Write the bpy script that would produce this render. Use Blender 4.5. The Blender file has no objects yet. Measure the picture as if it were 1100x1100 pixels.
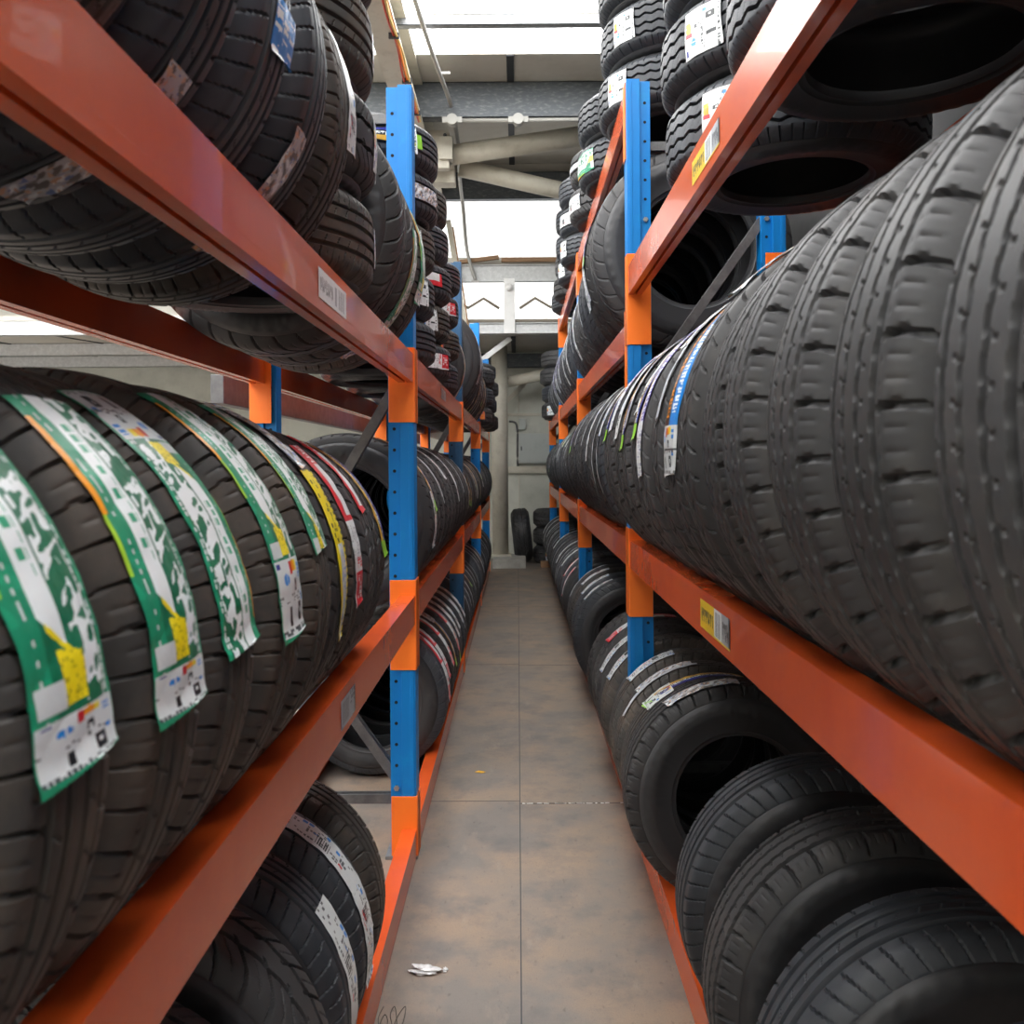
import bpy, bmesh, math, random
import numpy as np
from mathutils import Vector, Matrix
R = random.Random(7)
C = bpy.context.scene.collection
PI = math.pi
HC = 1.39                      # camera height
XA, XB = 0.365, 0.43           # rack fronts
# ------------------------------------------------------------ colours / materials
def lin(h):
    if isinstance(h, str):
        h = h.lstrip('#'); h = [int(h[i:i+2], 16)/255 for i in (0, 2, 4)]
    return [c/12.92 if c <= .04045 else ((c+.055)/1.055)**2.4 for c in h]
def mat(name, col, rough=.5, metal=0., spec=.5, noise=None, bump=None, emit=None, var=0., coat=0.):
    m = bpy.data.materials.new(name); m.use_nodes = True
    nt = m.node_tree; b = nt.nodes['Principled BSDF']
    c = lin(col) if isinstance(col, str) else col
    b.inputs['Base Color'].default_value = (*c, 1)
    b.inputs['Roughness'].default_value = rough
    b.inputs['Metallic'].default_value = metal
    b.inputs['Specular IOR Level'].default_value = spec
    b.inputs['Coat Weight'].default_value = coat
    if emit:
        b.inputs['Emission Color'].default_value = (*lin(emit[0]), 1)
        b.inputs['Emission Strength'].default_value = emit[1]
    tc = nt.nodes.new('ShaderNodeTexCoord')
    if noise:
        col2, scale, lo, hi = noise[:4]
        stretch = noise[4] if len(noise) > 4 else (1, 1, 1)
        mp = nt.nodes.new('ShaderNodeMapping'); mp.inputs['Scale'].default_value = stretch
        n = nt.nodes.new('ShaderNodeTexNoise'); n.inputs['Scale'].default_value = scale
        n.inputs['Detail'].default_value = 6; n.inputs['Roughness'].default_value = .65
        rp = nt.nodes.new('ShaderNodeMapRange'); rp.inputs['From Min'].default_value = lo; rp.inputs['From Max'].default_value = hi
        mx = nt.nodes.new('ShaderNodeMix'); mx.data_type = 'RGBA'
        mx.inputs['A'].default_value = (*c, 1); mx.inputs['B'].default_value = (*(lin(col2) if isinstance(col2, str) else col2), 1)
        nt.links.new(tc.outputs['Object'], mp.inputs['Vector']); nt.links.new(mp.outputs['Vector'], n.inputs['Vector'])
        nt.links.new(n.outputs['Fac'], rp.inputs['Value']); nt.links.new(rp.outputs['Result'], mx.inputs['Factor'])
        out = mx.outputs['Result']
        if var:
            oi = nt.nodes.new('ShaderNodeObjectInfo'); hs = nt.nodes.new('ShaderNodeHueSaturation')
            mr = nt.nodes.new('ShaderNodeMapRange'); mr.inputs['To Min'].default_value = 1-var; mr.inputs['To Max'].default_value = 1+var
            nt.links.new(oi.outputs['Random'], mr.inputs['Value']); nt.links.new(mr.outputs['Result'], hs.inputs['Value'])
            nt.links.new(out, hs.inputs['Color']); out = hs.outputs['Color']
        nt.links.new(out, b.inputs['Base Color'])
    if bump:
        n2 = nt.nodes.new('ShaderNodeTexNoise'); n2.inputs['Scale'].default_value = bump[0]; n2.inputs['Detail'].default_value = 4
        bp = nt.nodes.new('ShaderNodeBump'); bp.inputs['Strength'].default_value = bump[1]; bp.inputs['Distance'].default_value = bump[2]
        nt.links.new(tc.outputs['Object'], n2.inputs['Vector'])
        nt.links.new(n2.outputs['Fac'], bp.inputs['Height']); nt.links.new(bp.outputs['Normal'], b.inputs['Normal'])
    return m
M = {}
M['rub0'] = mat('rubber_neutral', (.041, .041, .043), .50, spec=.36, noise=((.075, .070, .064), 9, .52, .80), bump=(160, .15, .001), var=.22)
M['rub1'] = mat('rubber_dusty', (.048, .045, .042), .54, spec=.36, noise=((.115, .088, .068), 7, .46, .74), bump=(160, .15, .001), var=.18)
M['rub2'] = mat('rubber_bluish', (.040, .045, .053), .46, spec=.38, noise=((.07, .075, .085), 8, .5, .8), bump=(160, .12, .001), var=.2)
M['side'] = mat('rubber_sidewall', (.030, .031, .034), .48, spec=.5, noise=((.060, .060, .062), 6, .5, .8), bump=(90, .1, .001), var=.2)
M['orange'] = mat('orange_enamel', (.62, .088, .014), .27, spec=.6, noise=((.50, .062, .016), 3.2, .45, .75), bump=(25, .08, .002), coat=.25)
M['orange2'] = mat('orange_connector', (.98, .20, .018), .40, spec=.5, noise=((.88, .16, .016), 14, .55, .8), bump=(30, .06, .002))
M['blue'] = mat('blue_enamel', (.0, .19, .56), .44, spec=.4, noise=((.0, .23, .58), 9, .55, .75), bump=(30, .06, .002))
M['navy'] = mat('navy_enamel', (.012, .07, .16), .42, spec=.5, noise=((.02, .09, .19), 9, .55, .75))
M['hole'] = mat('dark_hole', (.006, .008, .012), .9)
M['zinc'] = mat('galvanised_steel', (.20, .21, .22), .45, metal=.5, noise=((.33, .34, .35), 30, .4, .7))
M['zinc_lit'] = mat('lit_galvanised', (.50, .51, .51), .5, metal=.15, noise=((.64, .65, .65), 22, .4, .7))  # galvanised base raised toward white to stand for light on the rails
M['dwall'] = mat('darkened_wall', (.10, .10, .10), .8, noise=((.07, .07, .07), 3, .4, .7))  # grey lowered to imitate the darkness behind the yellow-tag rack
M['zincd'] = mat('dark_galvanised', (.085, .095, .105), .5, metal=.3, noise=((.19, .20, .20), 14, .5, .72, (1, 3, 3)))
M['steelg'] = mat('grey_brace', (.10, .10, .105), .5, metal=.3, noise=((.16, .16, .16), 20, .4, .7))
M['cream'] = mat('cream_paint', (.52, .49, .41), .55, noise=((.40, .37, .30), 7, .48, .75))
M['cream2'] = mat('cream_wall', (.52, .53, .47), .7, noise=((.40, .41, .36), 3, .45, .75))
M['roof'] = mat('beige_roof_panel', (.50, .48, .43), .75, noise=((.42, .40, .35), 2.5, .45, .75))
M['white'] = mat('white_paint', (.78, .78, .77), .5, noise=((.62, .62, .60), 5, .55, .85))
M['brownish'] = mat('brown_grey_trim', (.20, .17, .13), .7)
M['dark'] = mat('dark_strip', (.03, .033, .038), .6)
M['wood'] = mat('raw_timber', (.36, .22, .12), .7, noise=((.22, .12, .06), 9, .4, .7, (1, 12, 12)))
M['plastic'] = mat('grey_plastic', (.36, .355, .33), .45)
M['cabinet'] = mat('grey_cabinet', (.42, .45, .43), .5, noise=((.36, .39, .37), 6, .5, .8))
M['cab_r'] = mat('red_cable', (.55, .05, .02), .5); M['cab_o'] = mat('orange_cable', (.75, .22, .02), .5); M['cab_y'] = mat('yellow_cable', (.70, .45, .12), .5)
M['sky'] = mat('skylight_sheet', (.8, .8, .8), .4, emit=('#ffffff', 1.0))
M['skyb'] = mat('clerestory_sheet', (.8, .8, .8), .4, emit=('#fbfbfa', 1.0))
M['foil'] = mat('crumpled_film', (.7, .7, .7), .25, spec=.8)
M['ink'] = mat('marker_ink', (.03, .025, .02), .7)
M['ychip'] = mat('yellow_paint_chip', (.75, .42, .03), .6)
M['bolt'] = mat('bolt_steel', (.6, .6, .58), .3, metal=.9)
M['conc'] = mat('concrete_plinth', (.42, .41, .37), .8, noise=((.3, .29, .26), 8, .45, .75))
# printed labels read a per-face print colour
def label_mat():
    m = bpy.data.materials.new('printed_label'); m.use_nodes = True; nt = m.node_tree; b = nt.nodes['Principled BSDF']
    a = nt.nodes.new('ShaderNodeAttribute'); a.attribute_name = 'print'
    nt.links.new(a.outputs['Color'], b.inputs['Base Color']); b.inputs['Roughness'].default_value = .34
    tc = nt.nodes.new('ShaderNodeTexCoord'); n = nt.nodes.new('ShaderNodeTexNoise'); n.inputs['Scale'].default_value = 38; n.inputs['Detail'].default_value = 3
    bp = nt.nodes.new('ShaderNodeBump'); bp.inputs['Strength'].default_value = .55; bp.inputs['Distance'].default_value = .004
    nt.links.new(tc.outputs['Object'], n.inputs['Vector']); nt.links.new(n.outputs['Fac'], bp.inputs['Height']); nt.links.new(bp.outputs['Normal'], b.inputs['Normal'])
    return m
M['label'] = label_mat()
# floor sheets
def floor_mat():
    m = bpy.data.materials.new('worn_chipboard_floor'); m.use_nodes = True; nt = m.node_tree; b = nt.nodes['Principled BSDF']
    tc = nt.nodes.new('ShaderNodeTexCoord')
    def nz(s, d, lo, hi, st=(1, 1, 1)):
        mp = nt.nodes.new('ShaderNodeMapping'); mp.inputs['Scale'].default_value = st
        n = nt.nodes.new('ShaderNodeTexNoise'); n.inputs['Scale'].default_value = s; n.inputs['Detail'].default_value = d; n.inputs['Roughness'].default_value = .65
        r = nt.nodes.new('ShaderNodeMapRange'); r.inputs['From Min'].default_value = lo; r.inputs['From Max'].default_value = hi
        nt.links.new(tc.outputs['Object'], mp.inputs['Vector']); nt.links.new(mp.outputs['Vector'], n.inputs['Vector']); nt.links.new(n.outputs['Fac'], r.inputs['Value'])
        return r.outputs['Result']
    def mix(f, a, bcol):
        x = nt.nodes.new('ShaderNodeMix'); x.data_type = 'RGBA'; nt.links.new(f, x.inputs['Factor'])
        for k, v in (('A', a), ('B', bcol)):
            if isinstance(v, tuple): x.inputs[k].default_value = (*v, 1)
            else: nt.links.new(v, x.inputs[k])
        return x.outputs['Result']
    c = mix(nz(2.6, 5, .40, .64), (.195, .172, .152), (.290, .212, .152))
    c = mix(nz(5.0, 8, .48, .72), c, (.130, .122, .117))
    c = mix(nz(9, 9, .60, .78, (1, .35, 1)), c, (.30, .25, .205))
    c = mix(nz(60, 6, .60, .80, (1, .5, 1)), c, (.08, .065, .055))
    c = mix(nz(420, 2, .54, .72), c, (.14, .11, .09))
    nt.links.new(c, b.inputs['Base Color']); b.inputs['Roughness'].default_value = .55
    bp = nt.nodes.new('ShaderNodeBump'); bp.inputs['Strength'].default_value = .12; bp.inputs['Distance'].default_value = .003
    nt.links.new(nz(200, 3, 0, 1), bp.inputs['Height']); nt.links.new(bp.outputs['Normal'], b.inputs['Normal'])
    return m
M['floor'] = floor_mat()
# ------------------------------------------------------------ geometry helpers
def link(name, me, mats, parent=None, loc=None):
    o = bpy.data.objects.new(name, me); C.objects.link(o)
    for m in (mats if isinstance(mats, (list, tuple)) else [mats]): me.materials.append(m)
    if parent: o.parent = parent
    if loc: o.location = loc
    return o
def box(bm, x0, x1, y0, y1, z0, z1, mi=0):
    v = [bm.verts.new(p) for p in ((x0,y0,z0),(x1,y0,z0),(x1,y1,z0),(x0,y1,z0),(x0,y0,z1),(x1,y0,z1),(x1,y1,z1),(x0,y1,z1))]
    for f in ((0,3,2,1),(4,5,6,7),(0,1,5,4),(1,2,6,5),(2,3,7,6),(3,0,4,7)):
        fc = bm.faces.new([v[i] for i in f]); fc.material_index = mi
def beam_between(bm, a, b, w, h, mi=0):
    a, b = Vector(a), Vector(b); d = (b-a); L = d.length; q = d.to_track_quat('X', 'Z')
    n0 = len(bm.verts); box(bm, 0, L, -w/2, w/2, -h/2, h/2, mi); bm.verts.ensure_lookup_table()
    for v in bm.verts[n0:]: v.co = q @ v.co + a
def tube(bm, pts, r, n=12, cap=True):
    pts = [Vector(p) for p in pts]; rings = []
    for i, p in enumerate(pts):
        d = (pts[min(i+1, len(pts)-1)] - pts[max(i-1, 0)]).normalized(); q = d.to_track_quat('Z', 'Y')
        rings.append([bm.verts.new(q @ Vector((r*math.cos(2*PI*k/n), r*math.sin(2*PI*k/n), 0)) + p) for k in range(n)])
    for a, b in zip(rings, rings[1:]):
        for k in range(n):
            f = bm.faces.new((a[k], a[(k+1)%n], b[(k+1)%n], b[k])); f.smooth = True
    if cap: bm.faces.new(rings[0][::-1]); bm.faces.new(rings[-1])
def smooth_path(pts, n=6):
    P = [Vector(p) for p in pts]; out = []
    for i in range(len(P)-1):
        p0, p1, p2, p3 = P[max(i-1,0)], P[i], P[i+1], P[min(i+2, len(P)-1)]
        for k in range(n):
            t = k/n
            out.append(.5*((2*p1)+(-p0+p2)*t+(2*p0-5*p1+4*p2-p3)*t*t+(-p0+3*p1-3*p2+p3)*t**3))
    out.append(P[-1]); return out
def disc(bm, c, r, axis, n=10, t=.002, mi=0):
    a = Vector(axis).normalized(); q = a.to_track_quat('Z', 'Y'); c = Vector(c)
    r0 = [bm.verts.new(q @ Vector((r*math.cos(2*PI*k/n), r*math.sin(2*PI*k/n), 0)) + c) for k in range(n)]
    r1 = [bm.verts.new(v.co + a*t) for v in r0]
    f = bm.faces.new(r1); f.material_index = mi
    for k in range(n):
        f = bm.faces.new((r0[k], r0[(k+1)%n], r1[(k+1)%n], r1[k])); f.material_index = mi
def mesh(name, fn, bev=0.):
    bm = bmesh.new(); fn(bm)
    if bev: bmesh.ops.bevel(bm, geom=bm.edges[:], offset=bev, segments=2, profile=.6, affect='EDGES', clamp_overlap=True)
    me = bpy.data.meshes.new(name); bm.to_mesh(me); bm.free(); return me
def tag(o, label, cat, group=None):
    o['label'] = label; o['category'] = cat
    if group: o['group'] = group
    if len(label.split()) > 16: print('LONG LABEL', label)
    return o
def struct(name, me, m, parent=None):
    o = link(name, me, m, parent)
    if not parent: o['kind'] = 'structure'
    return o
def empty(name, loc, label, cat, group=None):
    o = bpy.data.objects.new(name, None); o.location = loc; o.empty_display_size = .1; C.objects.link(o)
    return tag(o, label, cat, group)
# ------------------------------------------------------------ tyre meshes (unit: R .33, W .20, axis = local Y)
TR, NS, NU = .33, 720, 100
HW = .084
def crown(s):                                   # radius drop across the tread
    a = np.abs(s)
    return .009*(a/HW)**2.2 + .027*np.clip((a-.056)/(HW-.056), 0, 1)**2.0
def tri(x): return np.abs((x % 1.)*2-1)
def groove(d, w): return np.clip((w/2-np.abs(d))/.0009+.5, 0, 1)
def design(k, s, u):                            # s metres across, u = fraction of turn 0..1 ; returns depth
    D = np.zeros_like(s); a = np.abs(s)
    if k == 0:      # wide shoulder blocks, three ribs
        n = 54
        for c, w in ((-.038, .007), (-.012, .008), (.014, .008), (.040, .006)): D = np.maximum(D, .0075*groove(s-c, w))
        ph = u*n + 6*a*np.sign(s)*.8 + 900*(a-.055)**2*.25
        d = ((ph+.5) % 1.-.5)*2*PI*TR/n
        D = np.maximum(D, .006*groove(d, .0032)*(a > .042)); 
        d2 = ((ph) % 1.-.5)*2*PI*TR/n
        D = np.maximum(D, .0018*groove(d2, .0016)*(a > .050)*(a < .076))
        d3 = ((u*n*1.0 + s*14) % 1.-.5)*2*PI*TR/n
        D = np.maximum(D, .004*groove(d3, .0022)*(a < .034)*(a > .020))
    elif k == 1:    # stepped ribs with arched shoulder cuts
        n = 40
        z = .0011*np.clip(5*(tri(u*n*2)-.5), -1, 1)
        for c, w in ((-.043, .0085), (-.014, .0062), (.014, .0062), (.043, .0085)): D = np.maximum(D, .009*groove(s-c-z*(1 if abs(c) < .03 else .6), w))
        ph = u*n + np.where(a > .05, 340*(a-.066)**2, 0) + (s > 0)*.5
        d = ((ph+.5) % 1.-.5)*2*PI*TR/n
        D = np.maximum(D, .007*groove(d, .0056)*(a > .049)*(a < .081))
        for q in (.33, .66):
            d2 = ((ph+q+.5) % 1.-.5)*2*PI*TR/n
            D = np.maximum(D, .0013*groove(d2, .0014)*(a > .053)*(a < .078))
        d3 = ((u*n*2+s*16) % 1.-.5)*2*PI*TR/(n*2)
        D = np.maximum(D, .003*groove(d3, .002)*(a < .040)*((a % .0295) > .017))
    elif k == 2:    # zig-zag van tread
        n = 38
        z = .0042*(tri(u*n)*2-1)
        for c in (-.046, -.016, .016, .046): D = np.maximum(D, .009*groove(s-c-z, .0066))
        d = ((u*n*2+.5) % 1.-.5)*2*PI*TR/(n*2)
        D = np.maximum(D, .006*groove(d, .0022)*(a > .060))
        d2 = ((u*n*2+s*26) % 1.-.5)*2*PI*TR/(n*2)
        D = np.maximum(D, .0012*groove(d2, .0013)*(a < .042))
    elif k == 3:    # ribs with short slanted dashes
        n = 50
        for c, w in ((-.040, .0045), (-.013, .0045), (.013, .0045), (.040, .0045)): D = np.maximum(D, .007*groove(s-c, w))
        for c, sl, off in ((-.060, 18, 0), (-.027, -16, .3), (0., 16, .6), (.027, -16, .1), (.060, 18, .5)):
            d = ((u*n+s*sl+off) % 1.-.5)*2*PI*TR/n
            D = np.maximum(D, .006*groove(d, .0042)*(np.abs(s-c) < (.0085 if a is None else .0095)))
    elif k == 4:    # four straight grooves, curved shoulder slots
        n = 60
        for c, w in ((-.036, .009), (-.012, .0075), (.012, .0075), (.036, .009)): D = np.maximum(D, .008*groove(s-c, w))
        ph = u*n - np.sign(s)*260*(a-.04)**2*(a > .04)
        d = ((ph+.5) % 1.-.5)*2*PI*TR/n
        D = np.maximum(D, .0055*groove(d, .0030)*(a > .044))
        d3 = ((u*n+s*20) % 1.-.5)*2*PI*TR/n
        D = np.maximum(D, .003*groove(d3, .0018)*(a < .007))
    else:           # chunky directional lugs
        n = 34
        for c, w in ((-.024, .0075), (.024, .0075)): D = np.maximum(D, .009*groove(s-c-.002*(tri(u*n)*2-1), w))
        ph = u*n + a*16 + (s > 0)*.5
        d = ((ph+.5) % 1.-.5)*2*PI*TR/n
        D = np.maximum(D, .008*groove(d, .0058)*(a > .012))
        d2 = ((ph) % 1.-.5)*2*PI*TR/n
        D = np.maximum(D, .003*groove(d2, .0020)*(a > .030)*(a < .072))
    return D
def grid_mesh(name, P, closed_u=True, closed_v=False, smooth_angle=35):
    nu_, nv_ = P.shape[:2]
    me = bpy.data.meshes.new(name)
    idx = np.arange(nu_*nv_).reshape(nu_, nv_)
    a = idx if closed_u else idx[:-1]; b = np.roll(idx, -1, 0) if closed_u else idx[1:]
    if closed_v: a2, b2 = np.roll(a, -1, 1), np.roll(b, -1, 1)
    else: a, a2, b, b2 = a[:, :-1], a[:, 1:], b[:, :-1], b[:, 1:]
    q = np.stack([a, b, b2, a2], -1).reshape(-1, 4)
    me.vertices.add(nu_*nv_); me.vertices.foreach_set('co', P.reshape(-1).astype(np.float32))
    me.loops.add(q.size); me.loops.foreach_set('vertex_index', q.reshape(-1).astype(np.int32))
    me.polygons.add(len(q)); me.polygons.foreach_set('loop_start', np.arange(0, q.size, 4, dtype=np.int32))
    me.update(calc_edges=True); me.validate()
    me.polygons.foreach_set('use_smooth', [True]*len(me.polygons))
    if smooth_angle:
        try: me.set_sharp_from_angle(angle=math.radians(smooth_angle))
        except Exception: pass
    return me
def tread_mesh(k):
    u = np.arange(NS)/NS; s = np.linspace(-HW, HW, NU)
    U, S = np.meshgrid(u, s, indexing='ij')
    r = TR - crown(S) - 1.4*design(k, S, U)*(1-.35*np.clip((np.abs(S)-.06)/.024, 0, 1))
    s_all = np.concatenate([[-HW+.004, -HW], s, [HW, HW-.004]])
    r_all = np.concatenate([np.full((NS, 1), TR-.050), np.full((NS, 1), TR-.042), r, np.full((NS, 1), TR-.042), np.full((NS, 1), TR-.050)], 1)
    A = (2*PI*u)[:, None]
    P = np.stack([r_all*np.cos(A), np.broadcast_to(s_all, r_all.shape), r_all*np.sin(A)], -1)
    return grid_mesh('tread_%d' % k, P)
def carcass_mesh(k):
    bead = (.205, .185)[k]
    prof = [(-.079, .294), (-.086, .292), (-.0930, .284), (-.0985, .270), (-.100, .256), (-.098, .240), (-.094, bead+.022), (-.0945, bead+.016), (-.090, bead+.012), (-.090, bead+.002), (-.084, bead), (-.072, bead+.001),
            (-.072, bead+.014), (-.084, .250), (-.086, .264), (-.078, .282), (-.060, .290), (-.03, .294), (0, .295), (.03, .294), (.060, .290), (.078, .282), (.086, .264), (.084, .250), (.072, bead+.014),
            (.072, bead+.001), (.084, bead), (.090, bead+.002), (.090, bead+.012), (.0945, bead+.016), (.094, bead+.022), (.098, .240), (.100, .256), (.0985, .270), (.0930, .284), (.086, .292), (.079, .294), (.05, .297), (0, .299), (-.05, .297)]
    # refine the sidewalls so raised lettering can stand out
    fine = []
    for i in range(len(prof)):
        fine.append(prof[i])
        if i < len(prof)-1:
            (s0, r0), (s1, r1) = prof[i], prof[i+1]
            if abs(s0) > .085 and abs(s1) > .085 and .225 < min(r0, r1) and abs(r0-r1) > .006 and (i < 9 or i > 27):
                for t in (.33, .66): fine.append((s0+(s1-s0)*t, r0+(r1-r0)*t))
    prof = np.array(fine); N = 288
    rg = np.random.RandomState(3+k); seg = (rg.rand(N) > .42).astype(float)
    arc = np.zeros(N)
    for c, w in ((20, 34), (90, 16), (150, 44), (225, 26)): arc[c:c+w] = 1
    A = np.arange(N)*2*PI/N
    s = np.broadcast_to(prof[:, 0], (N, len(prof))).copy(); r = np.broadcast_to(prof[:, 1], (N, len(prof))).copy()
    outer = (np.abs(prof[:, 0]) > .0915)
    letters = outer & (prof[:, 1] > .243) & (prof[:, 1] < .268)
    rim = outer & (prof[:, 1] > .274) & (prof[:, 1] < .289)
    s += np.sign(s)*.0016*(letters[None, :]*(arc*seg)[:, None])
    s += np.sign(s)*.0012*(rim[None, :]*((np.arange(N) % 6) < 3)[:, None])
    P = np.stack([r*np.cos(A)[:, None], s, r*np.sin(A)[:, None]], -1)
    return grid_mesh('carcass_%d' % k, P, closed_v=True, smooth_angle=50)
TREAD = [tread_mesh(k) for k in range(6)]
CARC = [carcass_mesh(k) for k in range(2)]
for m_ in CARC: m_.materials.append(M['side'])
RUBOF = {0: 'rub1', 1: 'rub0', 2: 'rub2', 3: 'rub0', 4: 'rub2', 5: 'rub0'}
for k in range(6): TREAD[k].materials.append(M[RUBOF[k]])
# ------------------------------------------------------------ printed tyre labels
GRN, DGR, WHT, YEL, ORG, RED, BLU, BLK, SIL, NVY = [np.array(lin(c)) for c in ('#1f8a66', '#0f6b4b', '#e4e9ea', '#f2dc1e', '#f09a1c', '#cf2330', '#1f7fd0', '#1c2226', '#b9bec4', '#272f86')]
def glyphs(u, v, cu, cv, seed, dens=.55):       # cells of pseudo print (illegible small print)
    i, j = np.floor(u*cu).astype(int), np.floor(v*cv).astype(int)
    h = np.abs(np.sin(i*12.9898+j*78.233+seed*37.7)*43758.5453) % 1.
    fu, fv = (u*cu) % 1., (v*cv) % 1.
    return (h < dens) & (fu > .12) & (fu < .88) & (fv > .1) & (fv < .85)
def vnoise(u, v, cu, cv, seed):
    rg = np.random.RandomState(int(seed*13+7)); G = rg.rand(64, 64)
    x, y = u*cu+100, v*cv+100; i, j = np.floor(x).astype(int), np.floor(y).astype(int); fx, fy = x-i, y-j
    fx, fy = fx*fx*(3-2*fx), fy*fy*(3-2*fy)
    g = lambda a, b: G[a % 64, b % 64]
    return (g(i, j)*(1-fx)+g(i+1, j)*fx)*(1-fy)+(g(i, j+1)*(1-fx)+g(i+1, j+1)*fx)*fy
def script(u, v, u0, u1, cv, seed, slant=.25):
    t = (u-u0)/(u1-u0)
    if cv < 12:
        n = vnoise(t*1.0+0*v, v*cv*3.6+t*slant*6, 3.6, 1, seed); n2 = vnoise(t, v*cv*1.1+t*slant*2, 2, 1, seed+5)
        n3 = vnoise(t*1.0, v*cv*6+t*2, 7, 1, seed+9)
        return (np.abs(n-.5) < .19+.05*n3) & (n2 > .22) & (t > .04) & (t < .96)
    return script_block(u, v, u0, u1, cv, seed, slant)
def script_block(u, v, u0, u1, cv, seed, slant=.25):  # big brush-script strokes running along the label
    t = (u-u0)/(u1-u0); vv = v*cv + slant*t
    j = np.floor(vv).astype(int); f = vv % 1.
    h = np.abs(np.sin(j*45.17+seed*9.1)*4375.85) % 1.; h2 = np.abs(np.sin(j*15.7+seed*3.3)*975.85) % 1.
    st = (np.abs(f-.25) < .15) | ((np.abs(t-(.15+.7*h)) < .12) & (f < .8)) | ((np.abs(f-.7) < .10) & (t > h2*.7))
    return st & (t > .06+.1*h2) & (t < .94-.1*h) & (f < .86)
def info(u, v, c, seed=1):                      # white efficiency panel: u,v in 0..1
    c[:] = WHT*.86
    def put(mask, col): c[mask] = col
    put((np.abs(u-.62) < .10) & (np.abs(v-.10) < .08) & ((v-.02) > np.abs(u-.62)*.5), ORG)
    put((np.abs(u-.50) < .05) & (np.abs(v-.13) < .09), RED*.9)
    put((np.abs(u-.74) < .045) & (np.abs(v-.10) < .07), YEL)
    put((np.hypot((u-.30)*.8, v-.26) < .075) & (np.abs(np.sin(u*30)) > .25), BLU)
    put((np.abs(u-.88) < .05) & (np.abs(v-.18) < .10) & ((v*40) % 1 > .35), BLU)
    put((np.abs(u-.88) < .04) & (np.abs(v-.55) < .05), BLU)
    put((np.abs(u-.12) < .05) & (np.abs(v-.07) < .03), NVY)
    put((np.abs(u-.64) < .05) & (np.abs(v-.36) < .075) & ~((np.abs(u-.64) < .02) & (np.abs(v-.38) < .03)), BLK)
    put((np.abs(u-.36) < .045) & (v > .62) & (v < .86), BLK)
    put((np.abs(u-.74) < .07) & (v > .60) & (v < .84) & ~((np.abs(u-.74) < .025) & (np.abs(v-.70) < .04)), BLK)
    put(((v > .46) & (v < .56) & glyphs(u, v, 14, 26, seed, .5)), BLK*1.6+.05)
    put(((v > .90) & (v < .97) & glyphs(u, v, 16, 30, seed+2, .6)), BLK*1.6+.05)
    return c
def pr_green(u, v, seed=1, wide=True):
    c = np.empty(u.shape+(3,)); c[:] = GRN
    c[(np.sin(u*7+v*23)+np.sin(v*51-u*11)) > .9] = GRN*1.25
    band = (u > .24-.0*v) & (u < .50)
    dg = (u > .50) & (u < .93); c[dg] = DGR
    c[script(u, v, .52, .90, 9, seed)] = WHT
    c[(u > .86) & (u < .95) & glyphs(u, v, 22, 46, seed, .7)] = WHT*.9
    c[band] = WHT
    c[band & (v > .12) & (v < .58) & glyphs(u-.30, v, 9, 26, seed+1, .6) & (u > .30) & (u < .44)] = GRN*1.3
    cut = v > .66+.35*(u-.24)
    c[band & cut] = DGR
    c[(u > .30) & (u < .60) & (v > .655+.30*(u-.24)) & (v < .675+.30*(u-.24))] = YEL
    yb = (u > .36) & (u < .64) & (v > .715+.12*u*.5) & (v < .855); c[yb] = YEL
    c[yb & glyphs(u, v, 26, 90, seed, .35)] = YEL*.55
    c[(u > .06) & (u < .36) & (v > .80) & (v < .86)] = WHT*.8
    c[(u < .07) & (v > .08) & (v < .42)] = ORG
    c[(u < .05) & (v >= .42) & (v < .6)] = np.array(lin('#a6cf3a'))
    c[(u < .16) & (u > .11) & glyphs(u, v, 25, 70, seed, .4)] = WHT*.7
    I = (v > .875); ui, vi = u[I], (v[I]-.875)/.125
    ci = info(ui, vi, np.empty(ui.shape+(3,)), seed); ci[(ui < .02) | (ui > .98) | (vi > .97)] = GRN; c[I] = ci
    return c
def pr_green2(u, v): c = pr_green(u, v, 4); return c
def pr_green_info_long(u, v):                   # bigger info panel at the lower end
    c = np.empty(u.shape+(3,)); A = v < .74
    c[A] = pr_green(u[A], v[A]/.74*.872, 2); B = ~A
    ui, vi = u[B], (v[B]-.74)/.26; ci = info(ui, vi, np.empty(ui.shape+(3,)), 3); ci[(ui < .03) | (ui > .97) | (vi > .98)] = GRN; c[B] = ci
    return c
def pr_green_flip(u, v):                        # info at the upper end
    return pr_green_info_long(1-u, 1-v)
def pr_red(u, v):
    c = np.empty(u.shape+(3,)); c[:] = WHT*.9
    c[(v < .50) & (u < .38)] = RED
    c[(v < .16)] = RED
    c[(v < .15) & script(u, v, .3, .9, 30, 3)] = WHT
    c[(v > .50) & (v < .53)] = RED
    c[(v > .55) & (v < .76) & glyphs(u, v, 9, 70, 3, .35)] = SIL*.7
    c[(v > .82) & (u > .1)] = RED
    c[(v > .84) & (v < .97) & (u > .25) & (u < .8) & glyphs(u, v, 7, 40, 3, .7)] = WHT
    c[(v > .74) & (v < .80) & (u > .3) & glyphs(u, v, 6, 60, 3, .8)] = RED
    return c
def pr_yellow(u, v):
    c = np.empty(u.shape+(3,)); c[:] = YEL*.9
    c[v < .12] = SIL*.8
    c[(v > .12) & (v < .17)] = BLK
    c[(v > .17) & (v < .55) & (u > .15) & (u < .6) & glyphs(u, v, 7, 40, 3, .45)] = BLK
    I = (v > .55) & (u > .2) & (u < .75); c[I] = WHT*.8
    c[I & glyphs(u, v, 10, 60, 3, .3)] = BLU
    c[(u >= .8) & (((v*30) % 1) < .4)] = BLK
    return c
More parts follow.
